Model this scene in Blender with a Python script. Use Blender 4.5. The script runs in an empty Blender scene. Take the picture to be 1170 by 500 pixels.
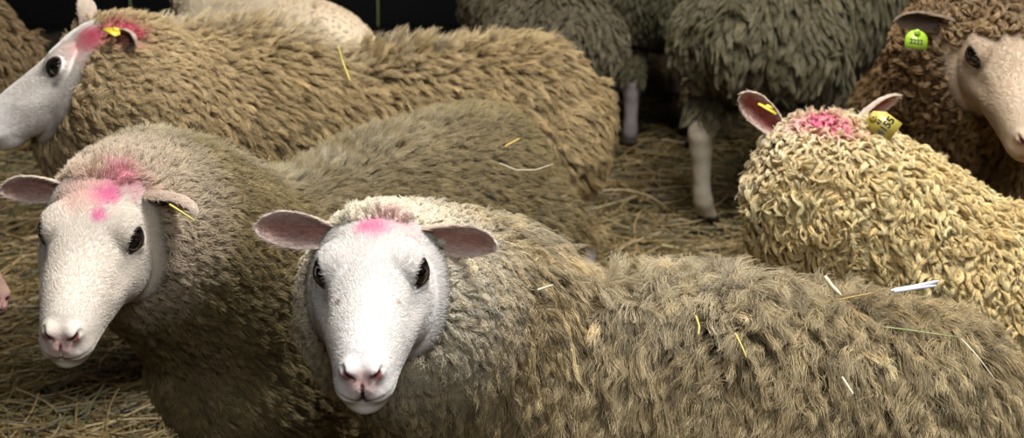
import bpy, math, time
import numpy as np
from mathutils import Vector, Matrix, kdtree
T0 = time.time()
RNG = np.random.default_rng(7)
SC = bpy.context.scene
COL = SC.collection
QUAL = 1.0

# ------------------------------------------------------------------ camera
CAM = np.array([0.0, 0.0, 1.5]); TH = math.radians(19.0); F = 1820.0
RIGHT = np.array([1.0, 0, 0]); FWD = np.array([0, math.cos(TH), -math.sin(TH)]); UPI = np.array([0, math.sin(TH), math.cos(TH)])
cd = bpy.data.cameras.new('camera'); cam = bpy.data.objects.new('camera', cd); COL.objects.link(cam)
cd.sensor_width = 36.0; cd.lens = F / 1170.0 * 36.0
cam.location = CAM; cam.rotation_euler = (math.radians(90) - TH, 0, 0); SC.camera = cam
cd.clip_end = 60
cd.dof.use_dof = True; cd.dof.focus_distance = 2.15; cd.dof.aperture_fstop = 7.0

def at(px, py, Y):
    """world point seen at pixel (px,py) of the photograph at ground distance Y"""
    d = FWD + RIGHT * (px - 585) / F + UPI * (250 - py) / F
    return CAM + d * (Y / d[1])
def at_z(px, py, Z):
    d = FWD + RIGHT * (px - 585) / F + UPI * (250 - py) / F
    return CAM + d * ((Z - CAM[2]) / d[2])
def cb(r, u, t):
    v = RIGHT * r + UPI * u - FWD * t
    return v / np.linalg.norm(v)
def nrm(v): return v / np.maximum(np.linalg.norm(v, axis=-1, keepdims=True), 1e-9)
def lin(c):
    c = np.asarray(c, float) / 255.0
    return np.where(c <= 0.04045, c / 12.92, ((c + 0.055) / 1.055) ** 2.4)

# ------------------------------------------------------------------ materials
def mat(name):
    m = bpy.data.materials.new(name); m.use_nodes = True
    nt = m.node_tree; nt.nodes.clear()
    out = nt.nodes.new('ShaderNodeOutputMaterial')
    return m, nt, out
def principled(nt, out, **kw):
    p = nt.nodes.new('ShaderNodeBsdfPrincipled')
    for k, v in kw.items(): p.inputs[k.replace('_', ' ')].default_value = v
    nt.links.new(p.outputs[0], out.inputs[0]); return p
def wool_mat(name, transl=0.12, gloss=0.03):
    m, nt, out = mat(name)
    a = nt.nodes.new('ShaderNodeAttribute'); a.attribute_name = 'tint'
    d = nt.nodes.new('ShaderNodeBsdfDiffuse'); t = nt.nodes.new('ShaderNodeBsdfTranslucent')
    g = nt.nodes.new('ShaderNodeBsdfGlossy'); g.inputs['Roughness'].default_value = 0.45
    mx = nt.nodes.new('ShaderNodeMixShader'); mx.inputs[0].default_value = transl
    m2 = nt.nodes.new('ShaderNodeMixShader'); m2.inputs[0].default_value = gloss
    nt.links.new(a.outputs['Color'], d.inputs[0]); nt.links.new(a.outputs['Color'], t.inputs[0])
    nt.links.new(d.outputs[0], mx.inputs[1]); nt.links.new(t.outputs[0], mx.inputs[2])
    nt.links.new(mx.outputs[0], m2.inputs[1]); nt.links.new(g.outputs[0], m2.inputs[2])
    nt.links.new(m2.outputs[0], out.inputs[0]); return m
M_WOOL = wool_mat('wool'); M_COAT = wool_mat('short_face_hair', 0.15, 0.02); M_STRAWC = wool_mat('straw', 0.1, 0.08)
def skin_mat():
    m, nt, out = mat('sheep_skin')
    p = principled(nt, out, Roughness=0.7); p.inputs['Specular IOR Level'].default_value = .2
    p.inputs['Subsurface Weight'].default_value = 0.0
    a = nt.nodes.new('ShaderNodeAttribute'); a.attribute_name = 'tint'
    tc = nt.nodes.new('ShaderNodeTexCoord')
    n = nt.nodes.new('ShaderNodeTexNoise'); n.inputs['Scale'].default_value = 240; n.inputs['Detail'].default_value = 3
    nt.links.new(tc.outputs['Object'], n.inputs['Vector'])
    b = nt.nodes.new('ShaderNodeBump'); b.inputs['Strength'].default_value = 0.25; b.inputs['Distance'].default_value = 0.002
    nt.links.new(n.outputs['Fac'], b.inputs['Height']); nt.links.new(b.outputs[0], p.inputs['Normal'])
    nt.links.new(a.outputs['Color'], p.inputs['Base Color']); return m
M_SKIN = skin_mat()
def eye_mat():
    m, nt, out = mat('eyeball')
    p = principled(nt, out, Roughness=0.08)
    p.inputs['Coat Weight'].default_value = 1.0; p.inputs['Coat Roughness'].default_value = 0.02
    a = nt.nodes.new('ShaderNodeAttribute'); a.attribute_name = 'tint'
    nt.links.new(a.outputs['Color'], p.inputs['Base Color']); return m
M_EYE = eye_mat()
def plain(name, rgb, rough=0.5, **kw):
    m, nt, out = mat(name)
    p = principled(nt, out, Roughness=rough)
    p.inputs['Base Color'].default_value = (*lin(rgb), 1)
    tc = nt.nodes.new('ShaderNodeTexCoord')
    n = nt.nodes.new('ShaderNodeTexNoise'); n.inputs['Scale'].default_value = 60
    nt.links.new(tc.outputs['Object'], n.inputs['Vector'])
    mx = nt.nodes.new('ShaderNodeMix'); mx.data_type = 'RGBA'
    mx.inputs['A'].default_value = (*(lin(rgb) * 0.8), 1); mx.inputs['B'].default_value = (*np.minimum(lin(rgb) * 1.15, 1), 1)
    nt.links.new(n.outputs['Fac'], mx.inputs['Factor']); nt.links.new(mx.outputs['Result'], p.inputs['Base Color'])
    return m
M_TAGY = plain('yellow_tag_plastic', (214, 186, 60), 0.35)
M_TAGD = plain('dull_yellow_tag', (176, 158, 70), 0.35)
M_TAGG = plain('lime_tag_plastic', (150, 182, 50), 0.35)
M_INK = plain('black_tag_ink', (22, 22, 18), 0.6)
M_STRAW = {k: plain('straw_' + k, c, 0.55) for k, c in dict(yellow=(214, 196, 96), pale=(226, 214, 180), green=(168, 176, 110), white=(232, 230, 240), tan=(200, 165, 95)).items()}

# ------------------------------------------------------------------ mesh helpers
def mesh_obj(name, V, loops, starts, totals, material=None, parent=None, smooth=True):
    me = bpy.data.meshes.new(name)
    me.vertices.add(len(V)); me.vertices.foreach_set('co', np.asarray(V, np.float32).ravel())
    me.loops.add(len(loops)); me.loops.foreach_set('vertex_index', np.asarray(loops, np.int32))
    me.polygons.add(len(starts)); me.polygons.foreach_set('loop_start', np.asarray(starts, np.int32))
    me.polygons.foreach_set('loop_total', np.asarray(totals, np.int32))
    me.update(calc_edges=True); me.validate()
    if smooth: me.polygons.foreach_set('use_smooth', np.ones(len(me.polygons), bool))
    o = bpy.data.objects.new(name, me); COL.objects.link(o)
    if material: me.materials.append(material)
    if parent: o.parent = parent
    return o
def quads_obj(name, V, Q, material=None, parent=None, smooth=True):
    Q = np.asarray(Q, np.int32)
    return mesh_obj(name, V, Q.ravel(), np.arange(len(Q)) * Q.shape[1], np.full(len(Q), Q.shape[1]), material, parent, smooth)
def tint(o, C):
    a = o.data.attributes.new('tint', 'FLOAT_COLOR', 'POINT')
    C4 = np.ones((len(C), 4), np.float32); C4[:, :3] = C
    a.data.foreach_set('color', C4.ravel())
def curves_obj(name, P, R, C, material, parent=None):
    """P (N,K,3) R (N,K) C (N,K,3)"""
    N, K = P.shape[:2]
    cu = bpy.data.hair_curves.new(name); cu.add_curves([K] * N)
    cu.position_data.foreach_set('vector', np.ascontiguousarray(P, np.float32).ravel())
    ra = cu.attributes.get('radius') or cu.attributes.new('radius', 'FLOAT', 'POINT')
    ra.data.foreach_set('value', np.ascontiguousarray(R, np.float32).ravel())
    C4 = np.ones((N, K, 4), np.float32); C4[..., :3] = np.clip(C, 0, 1)
    cu.attributes.new('tint', 'FLOAT_COLOR', 'POINT').data.foreach_set('color', C4.ravel())
    cu.materials.append(material)
    o = bpy.data.objects.new(name, cu); COL.objects.link(o)
    if parent: o.parent = parent
    return o
def tag(o, label=None, cat=None, group=None, kind=None):
    if label: o['label'] = label
    if cat: o['category'] = cat
    if group: o['group'] = group
    if kind: o['kind'] = kind
    return o

# ------------------------------------------------------------------ implicit surface modelling
def smin(a, b, k):
    h = np.clip(0.5 + 0.5 * (b - a) / k, 0, 1)
    return b * (1 - h) + a * h - k * h * (1 - h)
def smax(a, b, k): return -smin(-a, -b, k)
def seg(P, a, b, ra, rb):
    a = np.asarray(a, np.float32); b = np.asarray(b, np.float32); ab = b - a
    t = np.clip(((P - a) @ ab) / (ab @ ab), 0, 1)
    return np.linalg.norm(P - a - t[..., None] * ab, axis=-1) - (ra + (rb - ra) * t)
def ell(P, c, r, R=None):
    q = P - np.asarray(c, np.float32)
    if R is not None: q = q @ R            # columns of R = ellipsoid axes
    r = np.asarray(r, np.float32)
    k0 = np.linalg.norm(q / r, axis=-1); k1 = np.linalg.norm(q / (r * r), axis=-1)
    return k0 * (k0 - 1) / np.maximum(k1, 1e-6)
class Field:
    def __init__(s, xs, ys, zs):
        s.ax = [np.asarray(a, np.float32) for a in (xs, ys, zs)]
        s.f = np.full([len(a) for a in s.ax], 1.0, np.float32)
    def apply(s, fn, lo, hi):
        sl = []
        for a, l, h in zip(s.ax, lo, hi):
            i0 = int(np.searchsorted(a, l)); i1 = int(np.searchsorted(a, h)); sl.append(slice(max(i0, 0), max(i1, i0 + 1)))
        g = np.stack(np.meshgrid(*[a[q] for a, q in zip(s.ax, sl)], indexing='ij'), -1)
        s.f[tuple(sl)] = fn(g, s.f[tuple(sl)])
    def seg(s, a, b, ra, rb, k):
        m = max(ra, rb) + k + 0.03
        lo = np.minimum(a, b) - m; hi = np.maximum(a, b) + m
        s.apply(lambda g, f: smin(f, seg(g, a, b, ra, rb), k), lo, hi)
    def ell(s, c, r, k, R=None):
        m = max(r) + k + 0.03
        s.apply(lambda g, f: smin(f, ell(g, c, r, R), k), np.asarray(c) - m, np.asarray(c) + m)
    def mesh(s):
        f = s.f; X, Y, Z = s.ax; nx, ny, nz = f.shape
        ins = f < 0
        cnt = np.zeros((nx - 1, ny - 1, nz - 1), np.int8)
        for dx in (0, 1):
            for dy in (0, 1):
                for dz in (0, 1): cnt += ins[dx:nx - 1 + dx, dy:ny - 1 + dy, dz:nz - 1 + dz]
        act = np.argwhere((cnt > 0) & (cnt < 8)); I, J, K = act.T
        idx = np.full(cnt.shape, -1, np.int64); idx[I, J, K] = np.arange(len(act))
        acc = np.zeros((len(act), 3)); n = np.zeros(len(act))
        corners = [(a, b, c) for a in (0, 1) for b in (0, 1) for c in (0, 1)]
        for a in corners:
            for ax in range(3):
                if a[ax]: continue
                b = list(a); b[ax] = 1
                fa = f[I + a[0], J + a[1], K + a[2]]; fb = f[I + b[0], J + b[1], K + b[2]]
                m = (fa < 0) != (fb < 0)
                t = np.where(m, fa / np.where(m, fa - fb, 1), 0)
                pa = np.stack([X[I + a[0]], Y[J + a[1]], Z[K + a[2]]], -1); pb = np.stack([X[I + b[0]], Y[J + b[1]], Z[K + b[2]]], -1)
                acc += np.where(m[:, None], pa + (pb - pa) * t[:, None], 0); n += m
        V = acc / n[:, None]
        Q = []
        for ax in range(3):
            sl0 = [slice(1, -1)] * 3; sl0[ax] = slice(0, -1); sl1 = [slice(1, -1)] * 3; sl1[ax] = slice(1, None)
            A = ins[tuple(sl0)]; B = ins[tuple(sl1)]
            e = np.argwhere(A != B); off = np.array([1, 1, 1]); off[ax] = 0; e = e + off
            flip = ins[e[:, 0], e[:, 1], e[:, 2]]
            u = np.zeros(3, int); v = np.zeros(3, int); u[(ax + 1) % 3] = 1; v[(ax + 2) % 3] = 1
            c = [e - u - v, e - v, e, e - u]
            q = np.stack([idx[k[:, 0], k[:, 1], k[:, 2]] for k in c], -1)
            q = np.where(flip[:, None], q, q[:, ::-1]); Q.append(q)
        return V, np.concatenate(Q)
def vertex_normals(V, Q):
    n = np.cross(V[Q[:, 2]] - V[Q[:, 0]], V[Q[:, 3]] - V[Q[:, 1]])
    N = np.zeros_like(V)
    for k in range(4): np.add.at(N, Q[:, k], n)
    return nrm(N)
def axis_grid(lo, hi, flo, fhi, coarse, fine):
    """coarse steps outside, fine steps between flo and fhi"""
    a = np.arange(lo, flo, coarse); b = np.arange(flo, fhi, fine); c = np.arange(fhi, hi + coarse, coarse)
    return np.unique(np.round(np.concatenate([a, b, c]), 5))

# ------------------------------------------------------------------ sheep head in its own frame (x to the nose, z up off the brow, y left)
HX = np.array([-.035, -.02, 0, .03, .06, .088, .12, .15, .18, .205, .225, .242, .256, .264, .27])
HT = np.array([-.020, .008, .026, .036, .037, .032, .025, .020, .016, .012, .007, -.001, -.012, -.022, -.032])
HB = np.array([-.045, -.065, -.082, -.102, -.114, -.115, -.106, -.095, -.086, -.081, -.079, -.076, -.069, -.058, -.036])
HW = np.array([.020, .045, .056, .065, .069, .070, .0655, .059, .0505, .0430, .0388, .0350, .0285, .020, .006])
EYE_C = np.array([.092, .0535, .004]); EYE_R = .0175
EYE_OUT = np.array([.54, .76, .38]); EYE_OUT = EYE_OUT / np.linalg.norm(EYE_OUT)
def head_sdf(p):
    x, y, z = p[..., 0], p[..., 1], p[..., 2]; ay = np.abs(y)
    xc = np.clip(x, HX[0], HX[-1])
    def sm(tab):
        d = .008
        return (np.interp(xc - d, HX, tab) + np.interp(xc, HX, tab) + np.interp(xc + d, HX, tab)) / 3
    t, b, w = sm(HT), sm(HB), sm(HW)
    c = (t + b) / 2; h = (t - b) / 2
    zn = np.clip((z - c) / h, -1.3, 1.3)
    tap = np.interp(x, [0, .06, .15, .22, .27], [.02, .10, .10, -.06, -.02])
    we = w * (1 + tap * zn - .24 * np.interp(x, [.08, .14, .2, .24], [.25, 1, .6, .0]) * np.clip(zn, 0, 1.2) ** 2)
    pw = 2.35
    r = ((ay / we) ** pw + np.abs((z - c) / h) ** pw) ** (1 / pw)
    d = (r - 1) * np.minimum(we, h) * .85
    d = np.where(x > HX[-1], np.sqrt(np.maximum(d, 0) ** 2 + (x - HX[-1]) ** 2), d)
    d = np.where(x < HX[0], np.sqrt(np.maximum(d, 0) ** 2 + (x - HX[0]) ** 2), d)
    q = np.stack([x, ay, z], -1)
    # cheek muscle, jaw, brow rim, orbit
    d = smin(d, ell(q, (.068, .046, -.060), (.060, .026, .042)), .025)
    d = smin(d, ell(q, EYE_C + [-.008, -.006, .014], (.026, .019, .014)), .014)
    d = smin(d, ell(q, EYE_C, (.0220, .0200, .0192)), .010)
    # hollow in front of the eye and below it
    d = smax(d, -ell(q, (.150, .076, -.006), (.042, .020, .020)), .02)
    # lips and nose pad
    d = smin(d, ell(q, (.242, .016, -.046), (.026, .018, .014)), .010)
    d = smin(d, ell(q, (.238, .0, -.069), (.027, .022, .014)), .016)
    d = smin(d, ell(q, (.249, .0145, -.016), (.014, .011, .011)), .008)
    # philtrum, nostrils
    d = smax(d, -ell(q, (.272, 0, -.034), (.012, .0022, .014)), .004)
    cr, sr = math.cos(math.radians(38)), math.sin(math.radians(38))
    R = np.array([[1, 0, 0], [0, cr, -sr], [0, sr, cr]], np.float32)
    d = smax(d, -ell(q, (.2615, .0165, -.0165), (.012, .0092, .0030), R), .003)
    d = smax(d, -ell(q, (.254, .0240, -.0105), (.007, .0036, .0042)), .003)
    # mouth line
    zm = -.050 - .004 * np.clip((.262 - x) / .06, 0, 1) + .006 * np.clip(ay / .03, 0, 1)
    zm = np.where(x < .21, zm + (.21 - x) * .25, zm)
    mk = np.clip((x - .188) / .02, 0, 1) * np.clip((.034 - ay) / .014, .25, 1)
    d = d + .0028 * mk * np.exp(-((z - zm) / .0024) ** 2)
    # eye opening (almond), outward facing
    ro = EYE_OUT; fx = nrm(np.cross(ro, np.cross([1, 0, -.30], ro)))
    uz = np.cross(fx, ro)
    Re = np.stack([fx, ro, uz], 1).astype(np.float32)
    d = smax(d, -ell(q, EYE_C + ro * .0185, (.0182, .0140, .0094), Re), .0015)
    return d

def ear_mesh(L, W, cup0=3.6, cup1=1.7, droop=0.0, nu=22, nv=15, th=.0032):
    """leaf shaped cupped ear: axis +x, opening towards +z, returns V,Q,inner mask (0 outside, 1 inside)"""
    u = np.linspace(0, 1, nu); v = np.linspace(-1, 1, nv)
    U, Vv = np.meshgrid(u, v, indexing='ij')
    w = W * np.interp(u, [0, .12, .3, .5, .7, .85, .95, 1], [.50, .68, .92, 1.0, .93, .72, .46, .14])[:, None]
    ang = (cup0 + (cup1 - cup0) * np.clip(u / .75, 0, 1) ** .8)[:, None]
    r = 2 * w / ang
    ph = Vv * ang / 2
    def surf(off):
        rr = r + off
        x = U * L; y = rr * np.sin(ph); z = -rr * np.cos(ph) + r * np.cos(ang / 2) * .5
        z = z - droop * L * U ** 2
        return np.stack([x + 0 * y, y, z], -1)
    edge = np.clip(1 - np.abs(Vv) ** 6, 0.2, 1) * np.clip((1 - U) * 8, .3, 1)
    outer = surf(th / 2 * edge); inner = surf(-th / 2 * edge)
    n = nu * nv; V = np.concatenate([outer.reshape(-1, 3), inner.reshape(-1, 3)])
    idx = np.arange(n).reshape(nu, nv); Q = []
    a = idx[:-1, :-1].ravel(); b = idx[1:, :-1].ravel(); c = idx[1:, 1:].ravel(); d = idx[:-1, 1:].ravel()
    Q.append(np.stack([a, b, c, d], -1)[:, ::-1]); Q.append(np.stack([a, b, c, d], -1) + n)
    bd = np.concatenate([idx[:, 0], idx[-1, 1:], idx[::-1, -1][1:], idx[0, ::-1][1:]])
    Q.append(np.stack([bd[:-1], bd[:-1] + n, bd[1:] + n, bd[1:]], -1)[:, ::-1])
    inn = np.concatenate([np.zeros(n), np.ones(n)])
    rim = np.concatenate([np.maximum(np.abs(Vv), np.clip((U - .8) * 5, 0, 1)).ravel()] * 2)
    return V, np.concatenate(Q), inn, rim

def vnoise(P, s, seed=0):
    """cheap smooth noise in [-1,1] as a sum of rotated sines"""
    r = np.random.default_rng(seed); o = np.zeros(P.shape[:-1])
    for k in range(6):
        d = nrm(r.normal(size=3)) * s * (1 + .35 * k); o = o + np.sin(P @ d * 6.283 + r.uniform(0, 6.28)) / (1 + .35 * k)
    return o / 2.6

def sheep(name, label, loc, heading, scale, head, nose, up, ears, W, tags=(), fine=.0022, dye=(), group=None,
          lift=0.0, neck_r=(.145, .10), neck_mid=None, neck_in=None, face=(232, 222, 208), ear_in=(182, 138, 124), hs=1.0, seed=1, hind=None, woolcut=.26, drop=0.0, wz=0.0, deep=0.0, neck_end=.056):
    """head/nose/up in world terms; ears = [(base_y, dir, open, L, W, droop)], W = wool settings"""
    rng = np.random.default_rng(seed)
    hd = math.atan2(heading[1], heading[0]); ch, sh = math.cos(hd), math.sin(hd)
    Rw = np.array([[ch, -sh, 0], [sh, ch, 0], [0, 0, 1.0]])            # local -> world
    loc = np.array([loc[0], loc[1], 0.0]); s = scale
    root = bpy.data.objects.new(name, None); COL.objects.link(root)
    root.location = loc; root.rotation_euler = (0, 0, hd); root.empty_display_size = .1
    tag(root, label, 'sheep', group)
    toL = lambda p: (np.asarray(p) - loc) @ Rw
    vL = lambda v: np.asarray(v) @ Rw
    hx = nrm(vL(nose)); hz = vL(up); hz = nrm(hz - hx * (hz @ hx)); hy = np.cross(hz, hx)
    H = np.stack([hx, hy, hz], 1)                                      # head -> local (columns)
    hp = toL(head)
    # grid
    hc = hp + (hx * .12 - hz * .03) * hs; hr = .19 * hs
    lo = np.minimum(np.array([-.62 * s, -.27 * s, -.02]), hc - hr); hi = np.maximum(np.array([.52 * s, .27 * s, .80 * s + lift]), hc + hr)
    hext = np.abs(H) @ np.array([.155, .085, .085]) * hs + .01; hc = hp + H @ np.array([.118, 0, -.038]) * hs
    flo, fhi = hc - hext, hc + hext
    cs = .013
    fld = Field(*[axis_grid(lo[i] - .03, hi[i] + .03, flo[i], fhi[i], cs, fine) for i in range(3)])
    z0 = lift
    S = lambda x, y, z: np.array([x * s, y * s, z * s + z0])
    fld.ell(S(-.04, 0, .465 - deep), np.array([.42, .175, .185 + deep]) * s, .05)
    fld.ell(S(-.30, 0, .485 - drop * .7), np.array([.235, .168, .175]) * s, .07)
    fld.ell(S(.24, 0, .46 - deep), np.array([.19, .145, .185 + deep]) * s, .07)
    fld.seg(S(.22, 0, .585 + wz), S(-.08, 0, .585 - drop * .2 + wz * .5), .055 * s, .06 * s, .08); fld.seg(S(-.08, 0, .585 - drop * .2), S(-.38, 0, .58 - drop), .06 * s, .06 * s, .08)
    for sy in (-1, 1):
        fld.ell(S(.20, sy * .085, .42), np.array([.10, .065, .15]) * s, .05)
        fr = [(.20, .095, .36, .06), (.185, .10, .30, .042), (.215, .098, .185, .030), (.21, .098, .15, .024), (.215, .098, .08, .020), (.235, .098, .045, .024)]
        hn = [(-.37, .095, .44, .115), (-.29, .115, .36, .075), (-.36, .112, .29, .05), (-.455, .105, .235, .030), (-.45, .105, .20, .027), (-.435, .105, .10, .021), (-.425, .105, .075, .024), (-.405, .105, .045, .024)]
        if hind and hind[0] in (0, sy): hn = hind[1]
        for ch_ in (fr, hn):
            for a, b in zip(ch_[:-1], ch_[1:]):
                kk = .03 if b[3] > .04 else .012
                # the feet stay on the ground when the trunk is lifted
                A = S(a[0], sy * a[1], a[2]); B = S(b[0], sy * b[1], b[2])
                A[2] = a[2] * s + z0 * min(1, a[2] / .4); B[2] = b[2] * s + z0 * min(1, b[2] / .4)
                fld.seg(A, B, a[3] * s, b[3] * s, kk)
            e = ch_[-1]
            for sd in (-1, 1):
                c0 = np.array([e[0] * s + .012, (sy * e[1] + sd * .013) * s, .040]); c1 = c0 + [.022, 0, -.022]
                fld.seg(c0, c1, .017, .017, .006)
    fld.ell(S(-.535, 0, .47), np.array([.03, .03, .09]) * s, .03)
    # neck: smooth curve from the withers to the poll
    p0 = S(.26, 0, .53 + wz); p3 = hp + (hx * .025 - hz * .045) * hs
    p1 = S(.40, 0, .60) if neck_mid is None else toL(neck_mid)
    p2 = p3 - hx * .035 - hz * .10 if neck_in is None else p3 + vL(neck_in)
    ts = np.linspace(0, 1, 9)
    B = [(1 - t) ** 3 * p0 + 3 * (1 - t) ** 2 * t * p1 + 3 * (1 - t) * t * t * p2 + t ** 3 * p3 for t in ts]
    R_ = [neck_r[0] * s * (1 - t) + neck_r[1] * t if t < .7 else np.interp(t, [.7, 1], [neck_r[0] * s * .3 + neck_r[1] * .7, neck_end]) for t in ts]
    for i in range(8): fld.seg(B[i], B[i + 1], R_[i], R_[i + 1], .04)
    Hf = H.astype(np.float32)
    def addhead(g, f):
        p = (g - hp.astype(np.float32)) @ Hf / np.float32(hs)
        d = head_sdf(p) * hs
        k = np.interp(p[..., 0], [.0, .05], [.03, .004])
        # carve eye openings out of everything
        return smin(f, d, k)
    fld.apply(addhead, hc - (hext + .03), hc + (hext + .03))
    V, Q = fld.mesh()
    # light smoothing away from the head
    inn = np.zeros(len(V)); isear = np.zeros(len(V)); rim = np.zeros(len(V))
    ear_frames = []
    for e in ears:
        base, dr, op, L, Wd, droop = e[:6]
        Ve, Qe, ie, re_ = ear_mesh(L, Wd, *(e[6] if len(e) > 6 else (3.6, 1.7)), droop=droop)
        ex = nrm(vL(dr)); ez = vL(op); ez = nrm(ez - ex * (ez @ ex)); ey = np.cross(ez, ex); E = np.stack([ex, ey, ez], 1)
        bp = hp + H @ np.array(base) * hs
        Ve = Ve @ E.T + bp
        Q = np.concatenate([Q, Qe + len(V)]); V = np.concatenate([V, Ve])
        inn = np.concatenate([inn, ie]); isear = np.concatenate([isear, np.ones(len(Ve))]); rim = np.concatenate([rim, re_])
        ear_frames.append((bp, E, L, Wd))
    N = vertex_normals(V, Q); ph = (V - hp) @ H / hs
    body = quads_obj('body', V, Q, M_SKIN, root)
    x, ay, z = ph[:, 0], np.abs(ph[:, 1]), ph[:, 2]
    # ---- where wool grows
    line = W.get('line', .028)                       # head x where wool begins on the crown
    jaw = W.get('jaw', .030)
    edge = np.where(z > -.02, line - .9 * np.maximum(0, ay - .035) , 0) + np.where(z <= -.02, jaw * np.clip((-z - .02) / .05, 0, 1) - .02 * np.clip((z + .08) / .06, 0, 1), 0)
    edge = edge + .006 * vnoise(V, 25, 3)
    hdist = np.abs(head_sdf(ph)); inhead = np.linalg.norm(ph - np.array([.118, 0, -.04]), axis=1) < .21
    onhead = np.clip((.016 - hdist) / .008, 0, 1)
    wool = np.clip((edge - x) / .012, 0, 1)
    wool = np.where(inhead, np.maximum(wool, 1 - onhead), 1.0)
    wool = np.where((V[:, 2] < woolcut * s), 0, wool)         # legs
    wool = np.where(isear > 0, 0, wool)
    facem = (1 - wool) * (V[:, 2] > .28 * s) * (isear == 0)
    # ---- skin colour
    fc = lin(face); wc = lin(W['root']) * 1.2; C = np.repeat(wc[None], len(V), 0)
    C = C * wool[:, None] + fc * (1 - wool[:, None])
    C = C * (1 + .05 * vnoise(V, 12, 5)[:, None])
    lo_leg = V[:, 2] < .045
    C[lo_leg] = lin((52, 46, 40))
    q = np.stack([x, ay, z], 1)
    eyed = ell(q, EYE_C + EYE_OUT * .0175, (.0216, .0135, .0126), np.stack([nrm(np.cross(EYE_OUT, np.cross([1, 0, -.3], EYE_OUT))), EYE_OUT, np.cross(nrm(np.cross(EYE_OUT, np.cross([1, 0, -.3], EYE_OUT))), EYE_OUT)], 1))
    em = np.clip((.0034 - eyed) / .0022, 0, 1)[:, None] * (isear == 0)[:, None]
    C = C * (1 - em) + lin((48, 36, 32)) * em
    pk = np.exp(-((x - .262) / .016) ** 2 - (ay / .02) ** 2 - ((z + .026) / .016) ** 2)[:, None] * .9
    C = C * (1 - pk) + lin((205, 152, 142)) * pk
    nm = (np.clip(1.2 - np.linalg.norm((q - [.2585, .0165, -.0165]) / [.012, .0085, .006], axis=1), 0, 1) * 2.2).clip(0, 1)[:, None]
    C = C * (1 - nm) + lin((128, 78, 74)) * nm
    mth = (np.exp(-((z + .0515) / .0022) ** 2) * np.clip((x - .2) / .03, 0, 1) * np.clip((.030 - ay) / .012, 0, 1) * .6)[:, None] * inhead[:, None]
    C = C * (1 - mth) + lin((120, 84, 78)) * mth
    if W.get('lipspot'):
        ls = np.exp(-(((x - .262) / .014) ** 2 + ((ph[:, 1]) / .0105) ** 2 + ((z + .0425) / .0075) ** 2) ** 2)[:, None]
        C = C * (1 - ls) + lin((40, 32, 30)) * ls
    ei = (isear * inn * np.clip(1.25 - 1.15 * rim, 0, 1) ** .6)[:, None]
    eo = (isear * (1 - ei[:, 0]))[:, None]
    C = C * (1 - eo) + lin(W.get('ear_out', (226, 208, 190))) * eo
    C = C * (1 - ei) + lin(ear_in) * ei
    C = np.clip(C, 0, 1)
    Vw_ = V @ Rw.T + loc; Nw_ = N @ Rw.T
    def on_surface(c):
        if len(c) == 3: return toL(c)
        d = nrm(FWD + RIGHT * (c[0] - 585) / F + UPI * (250 - c[1]) / F); q_ = Vw_ - CAM; s_ = q_ @ d
        ds = np.linalg.norm(q_ - s_[:, None] * d, axis=1); ok = np.where((ds < ds[isear == 0].min() + .012) & (Nw_ @ d < .2) & (isear == 0))[0]
        return V[ok[np.argmin(s_[ok])]] if len(ok) else V[np.argmin(ds)]
    marks = [(on_surface(c), r, col, st) for c, r, col, st in dye]; dirts = [(on_surface(c), r, col, st) for c, r, col, st in W.get('dirt', [])]
    def dyed(P, C, amt=1.0):
        for c, r, col, st in marks:
            d = np.linalg.norm((P - c) / r, axis=-1) + .25 * vnoise(P, 30, 9)
            m = (np.clip(1.15 - d, 0, 1) * st * amt)[..., None]
            C = C * (1 - m) + lin(col) * m
        return C
    C = np.where(isear[:, None] > 0, C, dyed(V, C)); tint(body, C)
    # ---- eyes
    for sy in (1, -1):
        ec = EYE_C * [1, sy, 1]; eo_ = EYE_OUT * [1, sy, 1]
        n = 28; th_ = np.linspace(0, math.pi, n); pp = np.linspace(0, 2 * math.pi, 2 * n, endpoint=False)
        TT, PP = np.meshgrid(th_, pp, indexing='ij')
        ax = eo_; bx = nrm(np.cross([0, 0, 1.0], ax)); cx = np.cross(ax, bx)
        sp = (np.cos(TT)[..., None] * ax + (np.sin(TT) * np.cos(PP))[..., None] * bx + (np.sin(TT) * np.sin(PP))[..., None] * cx)
        rad = EYE_R * (1 + .05 * np.exp(-(TT / .5) ** 2))[..., None]
        Pv = (ec + sp * rad).reshape(-1, 3) @ H.T * hs + hp
        idx = np.arange(len(Pv)).reshape(n, 2 * n); nx_ = np.roll(idx, -1, 1)
        qd = np.stack([idx[:-1], idx[1:], nx_[1:], nx_[:-1]], -1).reshape(-1, 4)
        eo2 = quads_obj('eye', Pv, qd, M_EYE, root)
        a_, b_ = (np.sin(TT) * np.cos(PP)).ravel(), (np.sin(TT) * np.sin(PP)).ravel()
        cc = np.repeat(lin((22, 15, 10))[None], len(Pv), 0)
        pup = (np.abs(a_) < .36) & (np.abs(b_) < .20); cc[pup] = lin((6, 6, 8))
        cc[np.hypot(a_, b_) > .66] = lin((24, 14, 10)); cc[np.hypot(a_, b_) > .85] = lin((60, 46, 40))
        tint(eo2, cc)
    # ---- wool
    tri = np.concatenate([Q[:, [0, 1, 2]], Q[:, [0, 2, 3]]])
    area = .5 * np.linalg.norm(np.cross(V[tri[:, 1]] - V[tri[:, 0]], V[tri[:, 2]] - V[tri[:, 0]]), axis=1)
    cen = V[tri].mean(1); tn = N[tri].mean(1)
    camL = toL(CAM); vd = nrm(camL - cen)
    vis = np.clip(.55 + 1.2 * np.sum(vd * tn, 1), .12, 1)
    vis = np.where(cen[:, 2] < .32 * s, vis * .5, vis)
    # outside the frame or nearly so: keep sparse
    cw = cen @ Rw.T + loc - CAM; dz = cw @ FWD; px = 585 + F * (cw @ RIGHT) / dz; py = 250 - F * (cw @ UPI) / dz
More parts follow.
